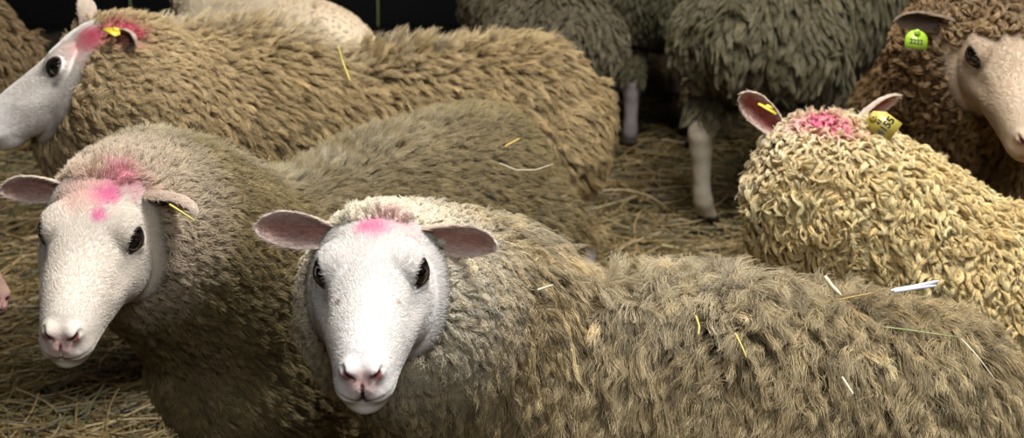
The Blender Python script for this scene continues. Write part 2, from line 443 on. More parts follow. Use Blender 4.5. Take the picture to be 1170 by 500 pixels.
    inf = (px > -90) & (px < 1260) & (py > -90) & (py < 590); vis = vis * np.where(inf, 1, .15)
    def scatter(dens, n):
        pr = area * dens; pr = pr / pr.sum()
        ti = rng.choice(len(tri), n, p=pr); r1 = np.sqrt(rng.random(n)); r2 = rng.random(n)
        bw = np.stack([1 - r1, r1 * (1 - r2), r1 * r2], 1)
        P = np.einsum('nk,nkd->nd', bw, V[tri[ti]]); Nn = nrm(np.einsum('nk,nkd->nd', bw, N[tri[ti]]))
        return P, Nn, ti, bw
    wt = wool[tri].mean(1); wt = wt * (wt > .05)
    n = int(W['n'] * QUAL); nc = int(W['clumps'])
    P, Nn, ti, bw = scatter(wt * vis, n)
    Pc, Nc, tci, _ = scatter(wt * vis ** .5, nc)
    kd = kdtree.KDTree(nc)
    for i, p in enumerate(Pc): kd.insert(p, i)
    kd.balance()
    warp = P + .012 * np.stack([vnoise(P, 14, 21), vnoise(P, 14, 22), vnoise(P, 14, 23)], 1) * W.get('warp', .6)
    ci = np.array([kd.find(p)[1] for p in warp])
    K = W.get('K', 8); t = np.linspace(0, 1, K)
    axis_pt = lambda P: (P - hp) @ H / hs
    def lengths(P):
        h = axis_pt(P); nearhead = np.clip(1 - (np.linalg.norm(h - [.0, 0, -.05], axis=1) - .12) / W.get('neck_len', .22), 0, 1)
        L = W['len'] * (1 - nearhead) + W.get('len_head', .022) * nearhead
        crown = np.exp(-(np.linalg.norm((h - [.0, 0, .03]) / [.04, .05, .03], axis=1)) ** 2)
        L = L + (W.get('len_crown', .03) - L) * crown
        L = L * np.interp((edge_at(P) - h[:, 0]), [0, .04], [.45, 1]) if False else L
        return L
    def paths(P, Nn, L, comb, lay0, lay1, stand):
        d = comb - Nn * np.sum(comb * Nn, 1, keepdims=True)
        dn = np.linalg.norm(d, axis=1, keepdims=True); d = d / np.maximum(dn, 1e-6) * np.clip(dn * 2.5, .15, 1)
        out = [P - Nn * .004]
        for k in range(1, K):
            lay = lay0 + (lay1 - lay0) * t[k] ** .7
            v = Nn * (1 - lay)[:, None] + d * lay[:, None]
            v = v + np.array([0, 0, -1.0]) * (W.get('grav', .35) * t[k] ** 1.5)
            v = nrm(v); out.append(out[-1] + v * (L / (K - 1))[:, None])
        return np.stack(out, 1)
    # comb field: from head to tail plus downwards
    def combf(P):
        h = np.linalg.norm(axis_pt(P), axis=1)
        body_dir = np.array([W.get('back', -.7), 0, 0]) + np.array([0, 0, -W.get('down', .8)])
        nk = np.clip(1 - (h - .12) / .2, 0, 1)[:, None]
        headdir = -hx * .8 + np.array([0, 0, -.6])
        j = np.stack([vnoise(P, W.get('jf', 7), 31), vnoise(P, W.get('jf', 7), 32), vnoise(P, W.get('jf', 7), 33)], 1) * W.get('jitter', .45)
        side = np.array([0, 1.0, 0]) * (np.sign(P[:, 1]) * W.get('out', .0))[:, None]
        return body_dir * (1 - nk) + headdir * nk + j + side
    cj = rng.normal(size=(nc, 3)) * W.get('cj', .35)
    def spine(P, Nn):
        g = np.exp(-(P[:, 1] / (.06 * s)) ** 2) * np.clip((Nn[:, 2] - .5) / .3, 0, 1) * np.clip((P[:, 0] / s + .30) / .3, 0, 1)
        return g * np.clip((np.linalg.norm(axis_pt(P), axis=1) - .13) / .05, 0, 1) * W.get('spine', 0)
    spc = spine(Pc, Nc)
    Lc = lengths(Pc) * rng.uniform(.75, 1.25, nc) * (1 + .35 * spc)
    topness = np.clip((Nc[:, 2] - .55) / .4, 0, 1)
    lay0 = np.full(nc, W.get('lay0', .35)) - topness * W.get('topstand', .15); lay1 = np.full(nc, W.get('lay1', .9)) - topness * W.get('topstand', .15) + rng.normal(size=nc) * .08
    h_c = axis_pt(Pc); crown = np.exp(-(np.linalg.norm((h_c - [.0, 0, .03]) / [.05, .06, .04], axis=1)) ** 2)
    lay0 = lay0 * (1 - .9 * crown) * (1 - .8 * spc); lay1 = lay1 * (1 - .55 * crown) * (1 - .45 * spc)
    Cp = paths(Pc, Nc, Lc, combf(Pc) + cj, lay0, lay1, 0)
    # curl of each lock
    ph0 = rng.uniform(0, 6.28, nc); fr = W.get('curlf', 1.5) * rng.uniform(.7, 1.3, nc); am = W.get('curl', .004) * rng.uniform(.4, 1.4, nc)
    tdir = nrm(Cp[:, -1] - Cp[:, 0]); b1 = nrm(np.cross(tdir, Nc)); b2 = np.cross(tdir, b1)
    w_ = ph0[:, None] + 6.283 * fr[:, None] * t[None]
    curl = (np.cos(w_) - np.cos(ph0)[:, None])[..., None] * b1[:, None] + (np.sin(w_) - np.sin(ph0)[:, None])[..., None] * b2[:, None]
    curl = curl * am[:, None, None]
    curl = curl * np.clip(Lc / W['len'], .15, 1.2)[:, None, None]
    # strands
    cmb = combf(P) + cj[ci] * .8 + rng.normal(size=(n, 3)) * W.get('sj', .12)
    Ls = Lc[ci] * rng.uniform(.72, 1.08, n)
    thin = np.clip((wt[ti] - .1) / .8, .35, 1); Ls = Ls * thin
    Sp = paths(P, Nn, Ls, cmb, lay0[ci], lay1[ci], 0)
    cl = W.get('clump', .75) * np.interp(t, [0, .35, .8, 1], [0, .55, 1, W.get('tipclump', .95)])
    cl = cl[None, :, None] * rng.uniform(.75, 1.0, n)[:, None, None]
    tgt = Cp[ci] * 1.0
    # follow the clump at own length ratio
    rat = (Ls / Lc[ci])[:, None, None]
    tgt = Cp[ci][:, :1] + (Cp[ci] - Cp[ci][:, :1]) * rat
    Sp = Sp + (tgt - Sp) * cl + curl[ci] * rat
    fz = W.get('frizz', .0012)
    Sp = Sp + rng.normal(size=Sp.shape) * (fz * t[None, :, None])
    rd = W.get('rad', .0005) * rng.uniform(.7, 1.3, n)
    R = rd[:, None] * np.interp(t, [0, .6, 1], [1, .85, .25])[None]
    # colour
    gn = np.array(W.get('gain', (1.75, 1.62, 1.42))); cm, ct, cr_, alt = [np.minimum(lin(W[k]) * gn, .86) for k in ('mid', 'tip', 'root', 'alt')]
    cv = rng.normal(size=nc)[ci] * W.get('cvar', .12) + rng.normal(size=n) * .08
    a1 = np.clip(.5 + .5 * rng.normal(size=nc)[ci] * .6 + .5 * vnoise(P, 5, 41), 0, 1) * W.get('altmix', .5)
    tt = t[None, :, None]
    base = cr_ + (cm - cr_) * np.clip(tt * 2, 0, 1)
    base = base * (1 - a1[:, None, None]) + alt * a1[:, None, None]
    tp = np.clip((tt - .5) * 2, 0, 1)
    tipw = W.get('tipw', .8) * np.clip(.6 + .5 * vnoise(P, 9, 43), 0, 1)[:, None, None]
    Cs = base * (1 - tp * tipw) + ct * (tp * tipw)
    Cs = Cs * (1 + cv)[:, None, None]
    hh = axis_pt(P); nh = np.clip(1.15 - np.linalg.norm(hh - [.02, 0, -.03], axis=1) / W.get('pale_r', .15), 0, 1)[:, None, None] * W.get('headpale', .8)
    Cs = Cs * (1 - nh) + lin(W.get('headcol', (222, 208, 180))) * nh
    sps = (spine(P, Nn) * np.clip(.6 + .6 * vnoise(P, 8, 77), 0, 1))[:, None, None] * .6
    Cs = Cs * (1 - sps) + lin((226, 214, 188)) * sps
    if W.get('dirt'):
        for c, r, col, st in dirts:
            d = np.linalg.norm((P - c) / r, axis=-1) + .3 * vnoise(P, 18, 19)
            m = (np.clip(1.2 - d, 0, 1) * st)[:, None, None]; Cs = Cs * (1 - m) + lin(col) * m
    if dye:
        Pk = np.repeat(P[:, None], K, 1); Cs = dyed(Pk.reshape(-1, 3), Cs.reshape(-1, 3)).reshape(Cs.shape)
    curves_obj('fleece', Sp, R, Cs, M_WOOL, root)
    # ---- short coat on face, ears
    if W.get('coat', 1):
        nf = int(W.get('ncoat', 30000) * QUAL)
        ft = facem[tri].max(1); fe = isear[tri].mean(1)
        eyeclear = (eyed[tri].min(1) > .0034)
        hcn = (cen - hp) @ H / hs; nz = np.linalg.norm((np.abs(hcn) * [1, 1, 0] - [.262, .012, 0]) / [.018, .022, 1], axis=1) > .9
        inn_t = (isear * inn)[tri].mean(1)
        dens = (ft * eyeclear * np.where(nz, 1, .15) + fe * np.where(inn_t > .5, .25, 1.2) * (area > 1e-9)) * vis * (cen[:, 2] > .25 * s)
        P, Nn, ti, bw = scatter(dens, nf)
        h = (P - hp) @ H / hs
        ear_here = fe[ti] > .5
        cdir = np.repeat(-hx[None], nf, 0) * 1.0
        # hair sweeps off the bridge to the cheeks
        cdir = cdir + hy * (np.sign(h[:, 1]) * np.clip(np.abs(h[:, 1]) / .04, 0, 1) * .5)[:, None] - hz * (.5 * np.clip(np.abs(h[:, 1]) / .05, 0, 1))[:, None]
        for bp, E, L, Wd in ear_frames:
            nearb = np.linalg.norm(P - (bp + E[:, 0] * L * .5), axis=1) < L * .75
            m = ear_here & nearb; cdir[m] = E[:, 0]
        cdir = cdir + rng.normal(size=(nf, 3)) * .28
        d = nrm(cdir - Nn * np.sum(cdir * Nn, 1, keepdims=True))
        L = np.interp(h[:, 0], [.02, .1, .2, .26], [.011, .008, .0055, .003]) * rng.uniform(.6, 1.3, nf) * W.get('coatlen', 1)
        L = np.where(ear_here, .009 * rng.uniform(.5, 1.3, nf), L)
        Kc = 4; tc_ = np.linspace(0, 1, Kc); out = [P - Nn * .0008]
        for k in range(1, Kc):
            v = nrm(Nn * (.55 - .45 * tc_[k]) + d); out.append(out[-1] + v * (L / (Kc - 1))[:, None])
        Sp = np.stack(out, 1)
        Rr = (W.get('coatrad', .00032) * rng.uniform(.7, 1.2, nf))[:, None] * np.interp(tc_, [0, .5, 1], [1, .8, .2])[None]
        cb_ = np.einsum('nk,nkd->nd', bw, C[tri[ti]])
        cb_ = cb_ * (1 + rng.normal(size=nf) * .06)[:, None]
        cb_ = np.where(ear_here[:, None], cb_, dyed(P, cb_)) if dye else cb_
        curves_obj('face_hair', Sp, Rr, np.repeat(cb_[:, None], Kc, 1), M_COAT, root)
    # ---- ear tags
    for tg in tags:
        ei_, shape, m, pos, xd, zd, w, hgt, text = tg
        c = toL(pos); X = nrm(vL(xd)); Zn = vL(zd); Zn = nrm(Zn - X * (Zn @ X)); Yv = np.cross(Zn, X)
        prof = np.array([(-.5, -.5), (.5, -.5), (.5, .15), (.22, .5), (-.22, .5), (-.5, .15)]) if shape == 'penta' else np.array([(-.5, -.5), (.5, -.5), (.5, .5), (-.5, .5)])
        if shape == 'round':
            a = np.linspace(0, math.pi, 10); prof = np.concatenate([[(-.5, -.5), (.5, -.5)], np.stack([.5 * np.cos(a), .5 * np.sin(a)], 1)])
        k = len(prof); th = .0022
        top = c + prof[:, :1] * w * X + prof[:, 1:] * hgt * Yv
        Vt = np.concatenate([top + Zn * th / 2, top - Zn * th / 2])
        loops = list(range(k)) + list(range(2 * k - 1, k - 1, -1)); st = [0, k]; tot = [k, k]
        for i in range(k):
            j = (i + 1) % k; st.append(len(loops)); tot.append(4); loops += [i, i + k, j + k, j]
        to = mesh_obj('ear_tag', Vt, loops, st, tot, m, root, smooth=False)
        # stud that pins the tag
        a = np.linspace(0, 2 * math.pi, 14, endpoint=False)
        r0 = c + Yv * hgt * .36
        V2 = np.concatenate([r0 + rr * (np.cos(a)[:, None] * X + np.sin(a)[:, None] * Yv) + Zn * zz for rr, zz in ((.0062, .001), (.0062, .0035), (.0035, .005), (.0015, .0052))])
        qq = []
        for l in range(3):
            for i in range(14): qq.append([l * 14 + i, l * 14 + (i + 1) % 14, (l + 1) * 14 + (i + 1) % 14, (l + 1) * 14 + i])
        quads_obj('stud', V2, qq, m, to)
        for line_, (off, size) in zip(text, ((-.14, .36), (.12, .2))):
            fc_ = bpy.data.curves.new('tag_number', 'FONT'); fc_.body = line_; fc_.align_x = 'CENTER'; fc_.align_y = 'CENTER'
            fc_.size = hgt * size; fc_.extrude = .0003; fc_.offset = .0004; fc_.materials.append(M_INK)
            tmp = bpy.data.objects.new('tag_number_curve', fc_); me_ = bpy.data.meshes.new_from_object(tmp); bpy.data.objects.remove(tmp)
            if not len(me_.vertices): continue
            to_ = bpy.data.objects.new('tag_number', me_); COL.objects.link(to_); to_.parent = to
            p = c + Yv * hgt * off + Zn * (th / 2 + .0003)
            M = Matrix.Identity(4)
            for i, ax_ in enumerate((X, Yv, Zn)):
                for j in range(3): M[j][i] = ax_[j]
            for j in range(3): M[j][3] = p[j]
            to_.matrix_local = M
    print('sheep', name, len(V), 'verts', round(time.time() - T0, 1))
    return dict(root=root, V=V, N=N, toL=toL, Rw=Rw, loc=loc)

PINK = (222, 70, 130)
# ------------------------------------------------------------------ wool settings
W_FRONT = dict(n=290000, clumps=14000, len=.068, len_head=.020, len_crown=.023, neck_len=.20, back=-.15, down=1.1, lay0=.35, lay1=.95, topstand=.28,
               curl=.0036, curlf=1.4, clump=.84, rad=.00040, sj=.18, root=(108, 96, 72), mid=(146, 130, 98), tip=(206, 190, 154), alt=(108, 90, 62), altmix=.55,
               cvar=.30, headcol=(252, 242, 220), headpale=1., pale_r=.20, spine=.8, gain=(1.3, 1.25, 1.16), grav=.6, jitter=.24, cj=.25, jaw=.055, frizz=.0016, lipspot=True, ncoat=60000, K=9)
W_LEFT = dict(n=200000, clumps=16000, len=.032, len_head=.018, len_crown=.024, back=-1.0, down=.55, lay0=.35, lay1=.85, topstand=.12,
              curl=.0012, curlf=.8, clump=.5, sj=.2, rad=.00042, root=(104, 92, 66), mid=(136, 124, 90), tip=(178, 164, 122), alt=(110, 96, 66), altmix=.45,
              cvar=.14, headcol=(248, 226, 202), headpale=1., pale_r=.17, spine=.8, gain=(.98, .90, .82), grav=.1, jitter=.25, cj=.25, frizz=.0008, ncoat=50000, K=7, line=.03, jaw=.012, neck_len=.3)
W_BACKL = dict(n=150000, clumps=9000, len=.045, len_head=.024, len_crown=.02, back=-.8, down=.8, lay0=.3, lay1=.85, topstand=.25,
               curl=.0022, curlf=.8, clump=.68, sj=.2, rad=.00055, root=(118, 102, 72), mid=(154, 136, 100), tip=(206, 188, 146), alt=(120, 98, 64), altmix=.5,
               cvar=.15, headcol=(206, 180, 138), headpale=.75, pale_r=.25, spine=1.0, gain=(1.25, 1.17, 1.06), grav=.25, jitter=.35, cj=.3, frizz=.001, ncoat=40000, K=8, line=.006, jaw=.012)
W_CREAM = dict(n=300000, clumps=12000, len=.030, len_head=.028, len_crown=.018, back=-.5, down=.9, lay0=.1, lay1=.9, topstand=.1,
               curl=.0038, curlf=.8, clump=.88, tipclump=.8, rad=.00048, root=(186, 168, 128), mid=(212, 192, 144), tip=(236, 222, 186), alt=(198, 168, 108), altmix=.45, gain=(1.15, 1.1, 1.0),
               cvar=.08, headcol=(238, 226, 206), grav=.15, jitter=.5, cj=.5, frizz=.0006, ncoat=20000, K=9)
W_BROWN = dict(ear_out=(160, 138, 116), n=130000, clumps=7000, len=.045, len_head=.028, len_crown=.03, back=-.3, down=1.0, lay0=.2, lay1=.9, topstand=.1,
               curl=.0055, curlf=1.2, clump=.9, rad=.0006, root=(96, 74, 48), mid=(134, 108, 74), tip=(170, 144, 106), alt=(92, 70, 44), altmix=.5,
               cvar=.15, headcol=(178, 156, 120), headpale=.6, pale_r=.12, grav=.3, jitter=.5, cj=.4, frizz=.0008, ncoat=30000, line=.092, jaw=.075, gain=(1.1, 1.02, .94), K=9)
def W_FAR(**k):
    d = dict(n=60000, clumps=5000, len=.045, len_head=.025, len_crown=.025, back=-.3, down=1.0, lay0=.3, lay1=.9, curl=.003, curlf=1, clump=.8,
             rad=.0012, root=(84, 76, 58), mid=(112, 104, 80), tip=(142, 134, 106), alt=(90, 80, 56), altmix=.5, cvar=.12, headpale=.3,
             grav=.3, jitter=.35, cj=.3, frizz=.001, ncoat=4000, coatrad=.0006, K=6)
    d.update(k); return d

# ------------------------------------------------------------------ the flock
NOSE = lambda a, b: nrm(b - a)
h1 = at(430, 264, 1.95)
s1 = sheep('sheep', 'white-faced sheep looking straight at the camera, its long shaggy brown fleece filling the lower right', (.245, 2.10), (-1, .19), .93,
      h1, cb(.0, -.60, .80), cb(0, .80, .60),
      [((.012, -.044, .000), cb(-1, .10, .05), cb(.05, -.22, 1), .112, .029, .0, (3.5, 1.5)),
       ((.012, .044, .000), cb(1, -.14, .12), cb(-.1, -.42, .9), .112, .028, .05, (3.8, 1.8))],
      W_FRONT, neck_mid=(-.12, 2.10, .65), neck_r=(.16, .115), dye=[((379, 339), .0045, (120, 84, 56), .8), ((462, 339), .0035, (150, 120, 80), .7), ((424, 250), .024, (236, 96, 150), .6), ((452, 244), .032, (240, 190, 190), .5)], fine=.002, lift=.018, drop=.012, seed=11, face=(230, 223, 215))
h2 = at(122, 218, 2.14)
s2 = sheep('sheep', 'broad-headed sheep at the left with a pink-marked poll and drooping ear, chest in deep shade', (-.29, 2.70), (-.50, -.68), 1.04,
      h2, cb(-.06, -.70, .70), cb(.05, .45, .85),
      [((.012, -.046, .004), cb(-1, .0, .05), cb(.0, -.40, .9), .10, .025, .0, (3.6, 1.7)),
       ((.012, .048, .004), cb(.80, -.34, .50), cb(-.35, -.90, .15), .100, .030, .15, (3.4, 1.9))],
      W_LEFT, neck_mid=(-.52, 2.36, .64), neck_r=(.155, .12), neck_in=cb(.35, .10, -.9) * .12, neck_end=.074, dye=[((140, 192), .034, (232, 110, 160), .55), ((120, 215), .020, (224, 44, 150), .85), ((110, 238), .014, (224, 70, 150), .6), ((95, 208), .05, (236, 190, 176), .5)], fine=.002, wz=-.03, deep=.035, woolcut=.20, seed=12, face=(226, 214, 198))
h3 = at(121, 47, 2.98)
s3 = sheep('sheep', 'long-bodied tan sheep seen side on, head in profile facing left at the top left', (-.29, 3.38), (-.88, -.38), 1.0,
      h3, cb(-.85, -.52, .12), cb(-.45, .80, .25),
      [((.026, -.042, .012), cb(-.20, .95, -.1), cb(-.7, .1, -.6), .090, .024, .0, (3.0, 1.6)),
       ((.004, .052, .000), cb(.78, .02, .62), cb(-.45, -.45, .75), .088, .029, .0, (3.6, 2.2))],
      W_BACKL, neck_mid=(-.88, 3.06, .62), neck_r=(.21, .135), lift=.035, deep=.03, tags=[(1, 'penta', M_TAGY, at(129, 36, 2.88), cb(.8, -.45, .3), cb(.2, .8, .5), .03, .022, ('',))],
      dye=[((97, 36), .034, (214, 52, 112), .85), ((142, 30), .045, (214, 60, 112), .8), ((85, 45), .05, (226, 170, 160), .4), ((54, 93), .009, (110, 90, 80), .5), ((58, 86), .007, (100, 80, 70), .5)], hs=1.05, fine=.0026, seed=13, face=(236, 228, 218), ear_in=(110, 70, 62))
h5 = at(934, 156, 2.60)
s5 = sheep('sheep', 'cream curly-fleeced sheep seen from behind, ears up and head turned away', (.97, 2.50), (-.95, .24), .95,
      h5, cb(-.30, -.42, -.86), cb(-.05, .9, -.40),
      [((.010, .056, .000), cb(-.70, .62, .20), cb(-.25, -.10, .95), .105, .031, .0, (3.6, 2.1)),
       ((.010, -.054, .000), cb(.74, .64, -.05), cb(.55, -.50, .55), .125, .026, -.05, (3.6, 2.3))],
      W_CREAM, neck_mid=(.52, 2.57, .64), neck_r=(.17, .10),
      tags=[(1, 'penta', M_TAGD, at(1008, 142, 2.50), cb(.60, .78, .05), cb(-.15, .10, .95), .040, .050, ('4155', '41')),
            (0, 'penta', M_TAGY, at(877, 124, 2.54), cb(.8, -.5, .2), cb(.4, .85, .35), .034, .018, ('',))],
      dye=[((938, 132), .040, (232, 70, 140), .9), ((955, 142), .03, (236, 110, 160), .5), ((905, 130), .035, (240, 200, 190), .5)], fine=.0028, seed=15, ear_in=(150, 78, 66))
h6 = at(1136, 12, 3.0)
s6 = sheep('sheep', 'brown woolly-cheeked sheep at the top right with a lime tag in its ear', (1.04, 3.50), (-.10, -1), 1.0,
      h6, cb(.10, -.84, .52), cb(-.05, .45, .85),
      [((.022, -.056, -.008), cb(-1, .05, .0), cb(.0, -.75, .65), .128, .030, .06, (3.8, 2.1)),
       ((.012, .046, .002), cb(.9, .0, -.3), cb(.1, -.5, .8), .10, .028, .0)],
      W_BROWN, neck_mid=(.92, 3.14, .76), neck_r=(.18, .13), tags=[(0, 'round', M_TAGG, at(1047, 45, 2.93), cb(1, -.12, .0), cb(0, .1, 1), .042, .036, ('2222',))],
      hs=1.12, fine=.0028, seed=16, face=(196, 174, 148), ear_in=(86, 68, 60))
s4 = sheep('sheep', 'pale close-shorn sheep behind the side-on tan sheep, dirt patch on its back', (-.68, 4.40), (-.55, .85), 1.0,
      np.array([-.95, 4.95, .86]), nrm(np.array([-.5, .8, -.5])), np.array([0, .3, 1]),
      [((.0, -.05, .0), (1, 0, .2), (0, -1, 0), .1, .03, 0), ((.0, .05, .0), (-1, 0, .2), (0, -1, 0), .1, .03, 0)],
      W_FAR(len=.012, len_head=.012, len_crown=.012, n=60000, rad=.0010, root=(196, 178, 150), mid=(206, 188, 162), tip=(220, 204, 180), alt=(196, 178, 140), curl=.001, cvar=.06,
            dirt=[((292, 22), .035, (96, 80, 62), .9), ((285, 40), .03, (90, 84, 62), .8), ((245, 12), .08, (190, 170, 122), .5), ((360, 30), .06, (170, 164, 160), .6)], gain=(1.2, 1.15, 1.1)), fine=.005, seed=14)
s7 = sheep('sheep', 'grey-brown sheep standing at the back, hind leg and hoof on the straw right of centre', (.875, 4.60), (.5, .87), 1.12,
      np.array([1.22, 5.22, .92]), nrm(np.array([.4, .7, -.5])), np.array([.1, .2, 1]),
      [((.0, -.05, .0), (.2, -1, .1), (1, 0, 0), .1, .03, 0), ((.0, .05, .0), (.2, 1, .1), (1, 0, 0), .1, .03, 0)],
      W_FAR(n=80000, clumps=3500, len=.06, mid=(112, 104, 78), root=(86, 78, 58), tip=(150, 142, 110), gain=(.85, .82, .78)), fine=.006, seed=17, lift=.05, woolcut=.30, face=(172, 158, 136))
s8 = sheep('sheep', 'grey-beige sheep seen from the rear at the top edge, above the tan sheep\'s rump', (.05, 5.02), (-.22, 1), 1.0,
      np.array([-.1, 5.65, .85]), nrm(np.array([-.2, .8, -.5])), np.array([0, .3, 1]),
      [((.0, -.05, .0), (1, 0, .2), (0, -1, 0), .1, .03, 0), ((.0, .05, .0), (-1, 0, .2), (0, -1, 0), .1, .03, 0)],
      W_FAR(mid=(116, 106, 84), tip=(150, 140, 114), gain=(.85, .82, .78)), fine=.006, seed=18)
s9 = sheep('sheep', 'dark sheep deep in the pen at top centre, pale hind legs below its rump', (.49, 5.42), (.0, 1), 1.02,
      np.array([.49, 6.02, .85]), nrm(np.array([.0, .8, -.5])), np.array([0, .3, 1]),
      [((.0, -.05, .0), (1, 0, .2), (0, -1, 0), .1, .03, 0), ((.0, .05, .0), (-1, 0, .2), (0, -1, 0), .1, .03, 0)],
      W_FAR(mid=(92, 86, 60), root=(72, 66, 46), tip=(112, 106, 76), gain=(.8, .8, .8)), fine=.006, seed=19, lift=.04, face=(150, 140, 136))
s10 = sheep('sheep', 'brown-fleeced rump of a sheep cut off by the top left corner', (-1.78, 4.05), (-1, .05), 1.0,
      np.array([-2.35, 4.1, .86]), nrm(np.array([-.8, 0, -.5])), np.array([-.3, 0, 1]),
      [((.0, -.05, .0), (-.2, 1, .1), (-1, 0, 0), .1, .03, 0), ((.0, .05, .0), (-.2, -1, .1), (-1, 0, 0), .1, .03, 0)],
      W_FAR(mid=(128, 108, 76), root=(98, 80, 54), tip=(156, 134, 98), gain=(1.1, 1.0, .95)), fine=.006, seed=20, lift=.05, deep=.06, hind=(0, [(-.30, .10, .44, .11), (-.12, .115, .36, .07), (-.10, .112, .28, .045), (-.15, .105, .215, .028), (-.15, .105, .10, .021), (-.12, .105, .045, .024)]))
h12 = at(-104, 222, 2.62)
s12 = sheep('sheep', 'sheep almost wholly outside the left edge, only its dusky muzzle showing beside a white ear', (-1.72, 2.66), (1, -.02), .9,
      h12, cb(.72, -.62, .25), cb(.5, .75, .3),
      [((.0, -.05, .0), cb(-.3, .2, 1), cb(1, 0, 0), .09, .028, 0), ((.0, .05, .0), cb(-.3, .2, -1), cb(1, 0, 0), .09, .028, 0)],
      W_FAR(n=40000), fine=.0035, seed=21, face=(150, 122, 104))

# ------------------------------------------------------------------ ground and barn
def ground():
    xs = np.linspace(-5, 5, 240); ys = np.linspace(-1.5, 7.2, 200)
    X, Y = np.meshgrid(xs, ys, indexing='ij'); P = np.stack([X, Y, 0 * X], -1)
    Z = -.03 + .018 * vnoise(P, 1.3, 51) + .010 * vnoise(P, 5, 52)
    V = np.stack([X, Y, Z], -1).reshape(-1, 3); i = np.arange(len(V)).reshape(X.shape)
    Q = np.stack([i[:-1, :-1], i[1:, :-1], i[1:, 1:], i[:-1, 1:]], -1).reshape(-1, 4)
    m, nt, out = mat('trodden_bedding'); p = principled(nt, out, Roughness=.95)
    tc = nt.nodes.new('ShaderNodeTexCoord'); n = nt.nodes.new('ShaderNodeTexNoise'); n.inputs['Scale'].default_value = 9; n.inputs['Detail'].default_value = 8
    cr = nt.nodes.new('ShaderNodeValToRGB'); cr.color_ramp.elements[0].position = .35; cr.color_ramp.elements[1].position = .7
    cr.color_ramp.elements[0].color = (*lin((44, 36, 22)), 1); cr.color_ramp.elements[1].color = (*lin((92, 78, 46)), 1)
    nt.links.new(tc.outputs['Object'], n.inputs['Vector']); nt.links.new(n.outputs['Fac'], cr.inputs[0]); nt.links.new(cr.outputs[0], p.inputs['Base Color'])
    b = nt.nodes.new('ShaderNodeBump'); b.inputs['Distance'].default_value = .02; nt.links.new(n.outputs['Fac'], b.inputs['Height']); nt.links.new(b.outputs[0], p.inputs['Normal'])
    tag(quads_obj('floor', V, Q, m), kind='structure')
ground()
def bedding():
    n = 26000; K = 6; r = np.random.default_rng(5)
    Y = r.uniform(2.4, 6.2, n); X = r.uniform(-1, 1, n) * (Y * .36 + .2)
    sel = r.random(n) < 1
    L = r.uniform(.06, .26, n); a = r.uniform(0, 6.28, n); tl = r.normal(size=n) * .10
    d = np.stack([np.cos(a), np.sin(a), tl], 1); d = nrm(d)
    sd = np.stack([-np.sin(a), np.cos(a), r.normal(size=n) * .3], 1)
    t = np.linspace(-.5, .5, K); bend = r.normal(size=n) * .18
    z = r.uniform(-.015, .03, n) + .018 * vnoise(np.stack([X, Y, 0 * X], 1), 1.3, 51)
    P = np.stack([X, Y, z], 1)[:, None] + d[:, None] * (t[None] * L[:, None])[..., None] + sd[:, None] * ((t[None] ** 2) * (bend * L)[:, None] * 2)[..., None]
    P[..., 2] = np.maximum(P[..., 2], -.02)
    R = np.repeat(r.uniform(.0008, .0022, n)[:, None], K, 1)
    pal = np.array([lin(c) for c in ((196, 166, 110), (162, 134, 82), (126, 114, 70), (222, 198, 146), (104, 82, 50), (134, 130, 90))])
    C = pal[r.choice(6, n, p=[.28, .22, .2, .08, .14, .08])] * r.uniform(.6, 1.0, n)[:, None]
    o = curves_obj('straw_bedding', P, R, np.repeat(C[:, None], K, 1), M_STRAWC)
    tag(o, 'loose straw and hay bedding strewn over the pen floor', 'straw', kind='stuff')
bedding()
def box(name, lo, hi, m):
    x0, y0, z0 = lo; x1, y1, z1 = hi
    V = [(x0, y0, z0), (x1, y0, z0), (x1, y1, z0), (x0, y1, z0), (x0, y0, z1), (x1, y0, z1), (x1, y1, z1), (x0, y1, z1)]
    Q = [(0, 3, 2, 1), (4, 5, 6, 7), (0, 1, 5, 4), (1, 2, 6, 5), (2, 3, 7, 6), (3, 0, 4, 7)]
    return quads_obj(name, V, Q, m, smooth=False)
def board_mat(rgb):
    m, nt, out = mat('dark_barn_boards'); p = principled(nt, out, Roughness=.8)
    tc = nt.nodes.new('ShaderNodeTexCoord'); br = nt.nodes.new('ShaderNodeTexBrick')
    mp = nt.nodes.new('ShaderNodeMapping'); mp.inputs['Rotation'].default_value = (math.radians(90), 0, 0)
    br.inputs['Scale'].default_value = 1; br.inputs['Brick Width'].default_value = 4; br.inputs['Row Height'].default_value = .16; br.inputs['Mortar Size'].default_value = .006
    br.inputs['Color1'].default_value = (*lin(rgb), 1); br.inputs['Color2'].default_value = (*(lin(rgb) * .7), 1); br.inputs['Mortar'].default_value = (.002, .002, .002, 1)
    nt.links.new(tc.outputs['Object'], mp.inputs[0]); nt.links.new(mp.outputs[0], br.inputs[0]); nt.links.new(br.outputs['Color'], p.inputs['Base Color'])
    return m
MB = board_mat((42, 42, 44))
tag(box('wall_back', (-5, 7.0, -.1), (5, 7.15, 3.2), MB), kind='structure')
tag(box('wall_left', (-5.15, -1.5, -.1), (-5, 7.15, 3.2), MB), kind='structure')
tag(box('wall_right', (5, -1.5, -.1), (5.15, 7.15, 3.2), MB), kind='structure')

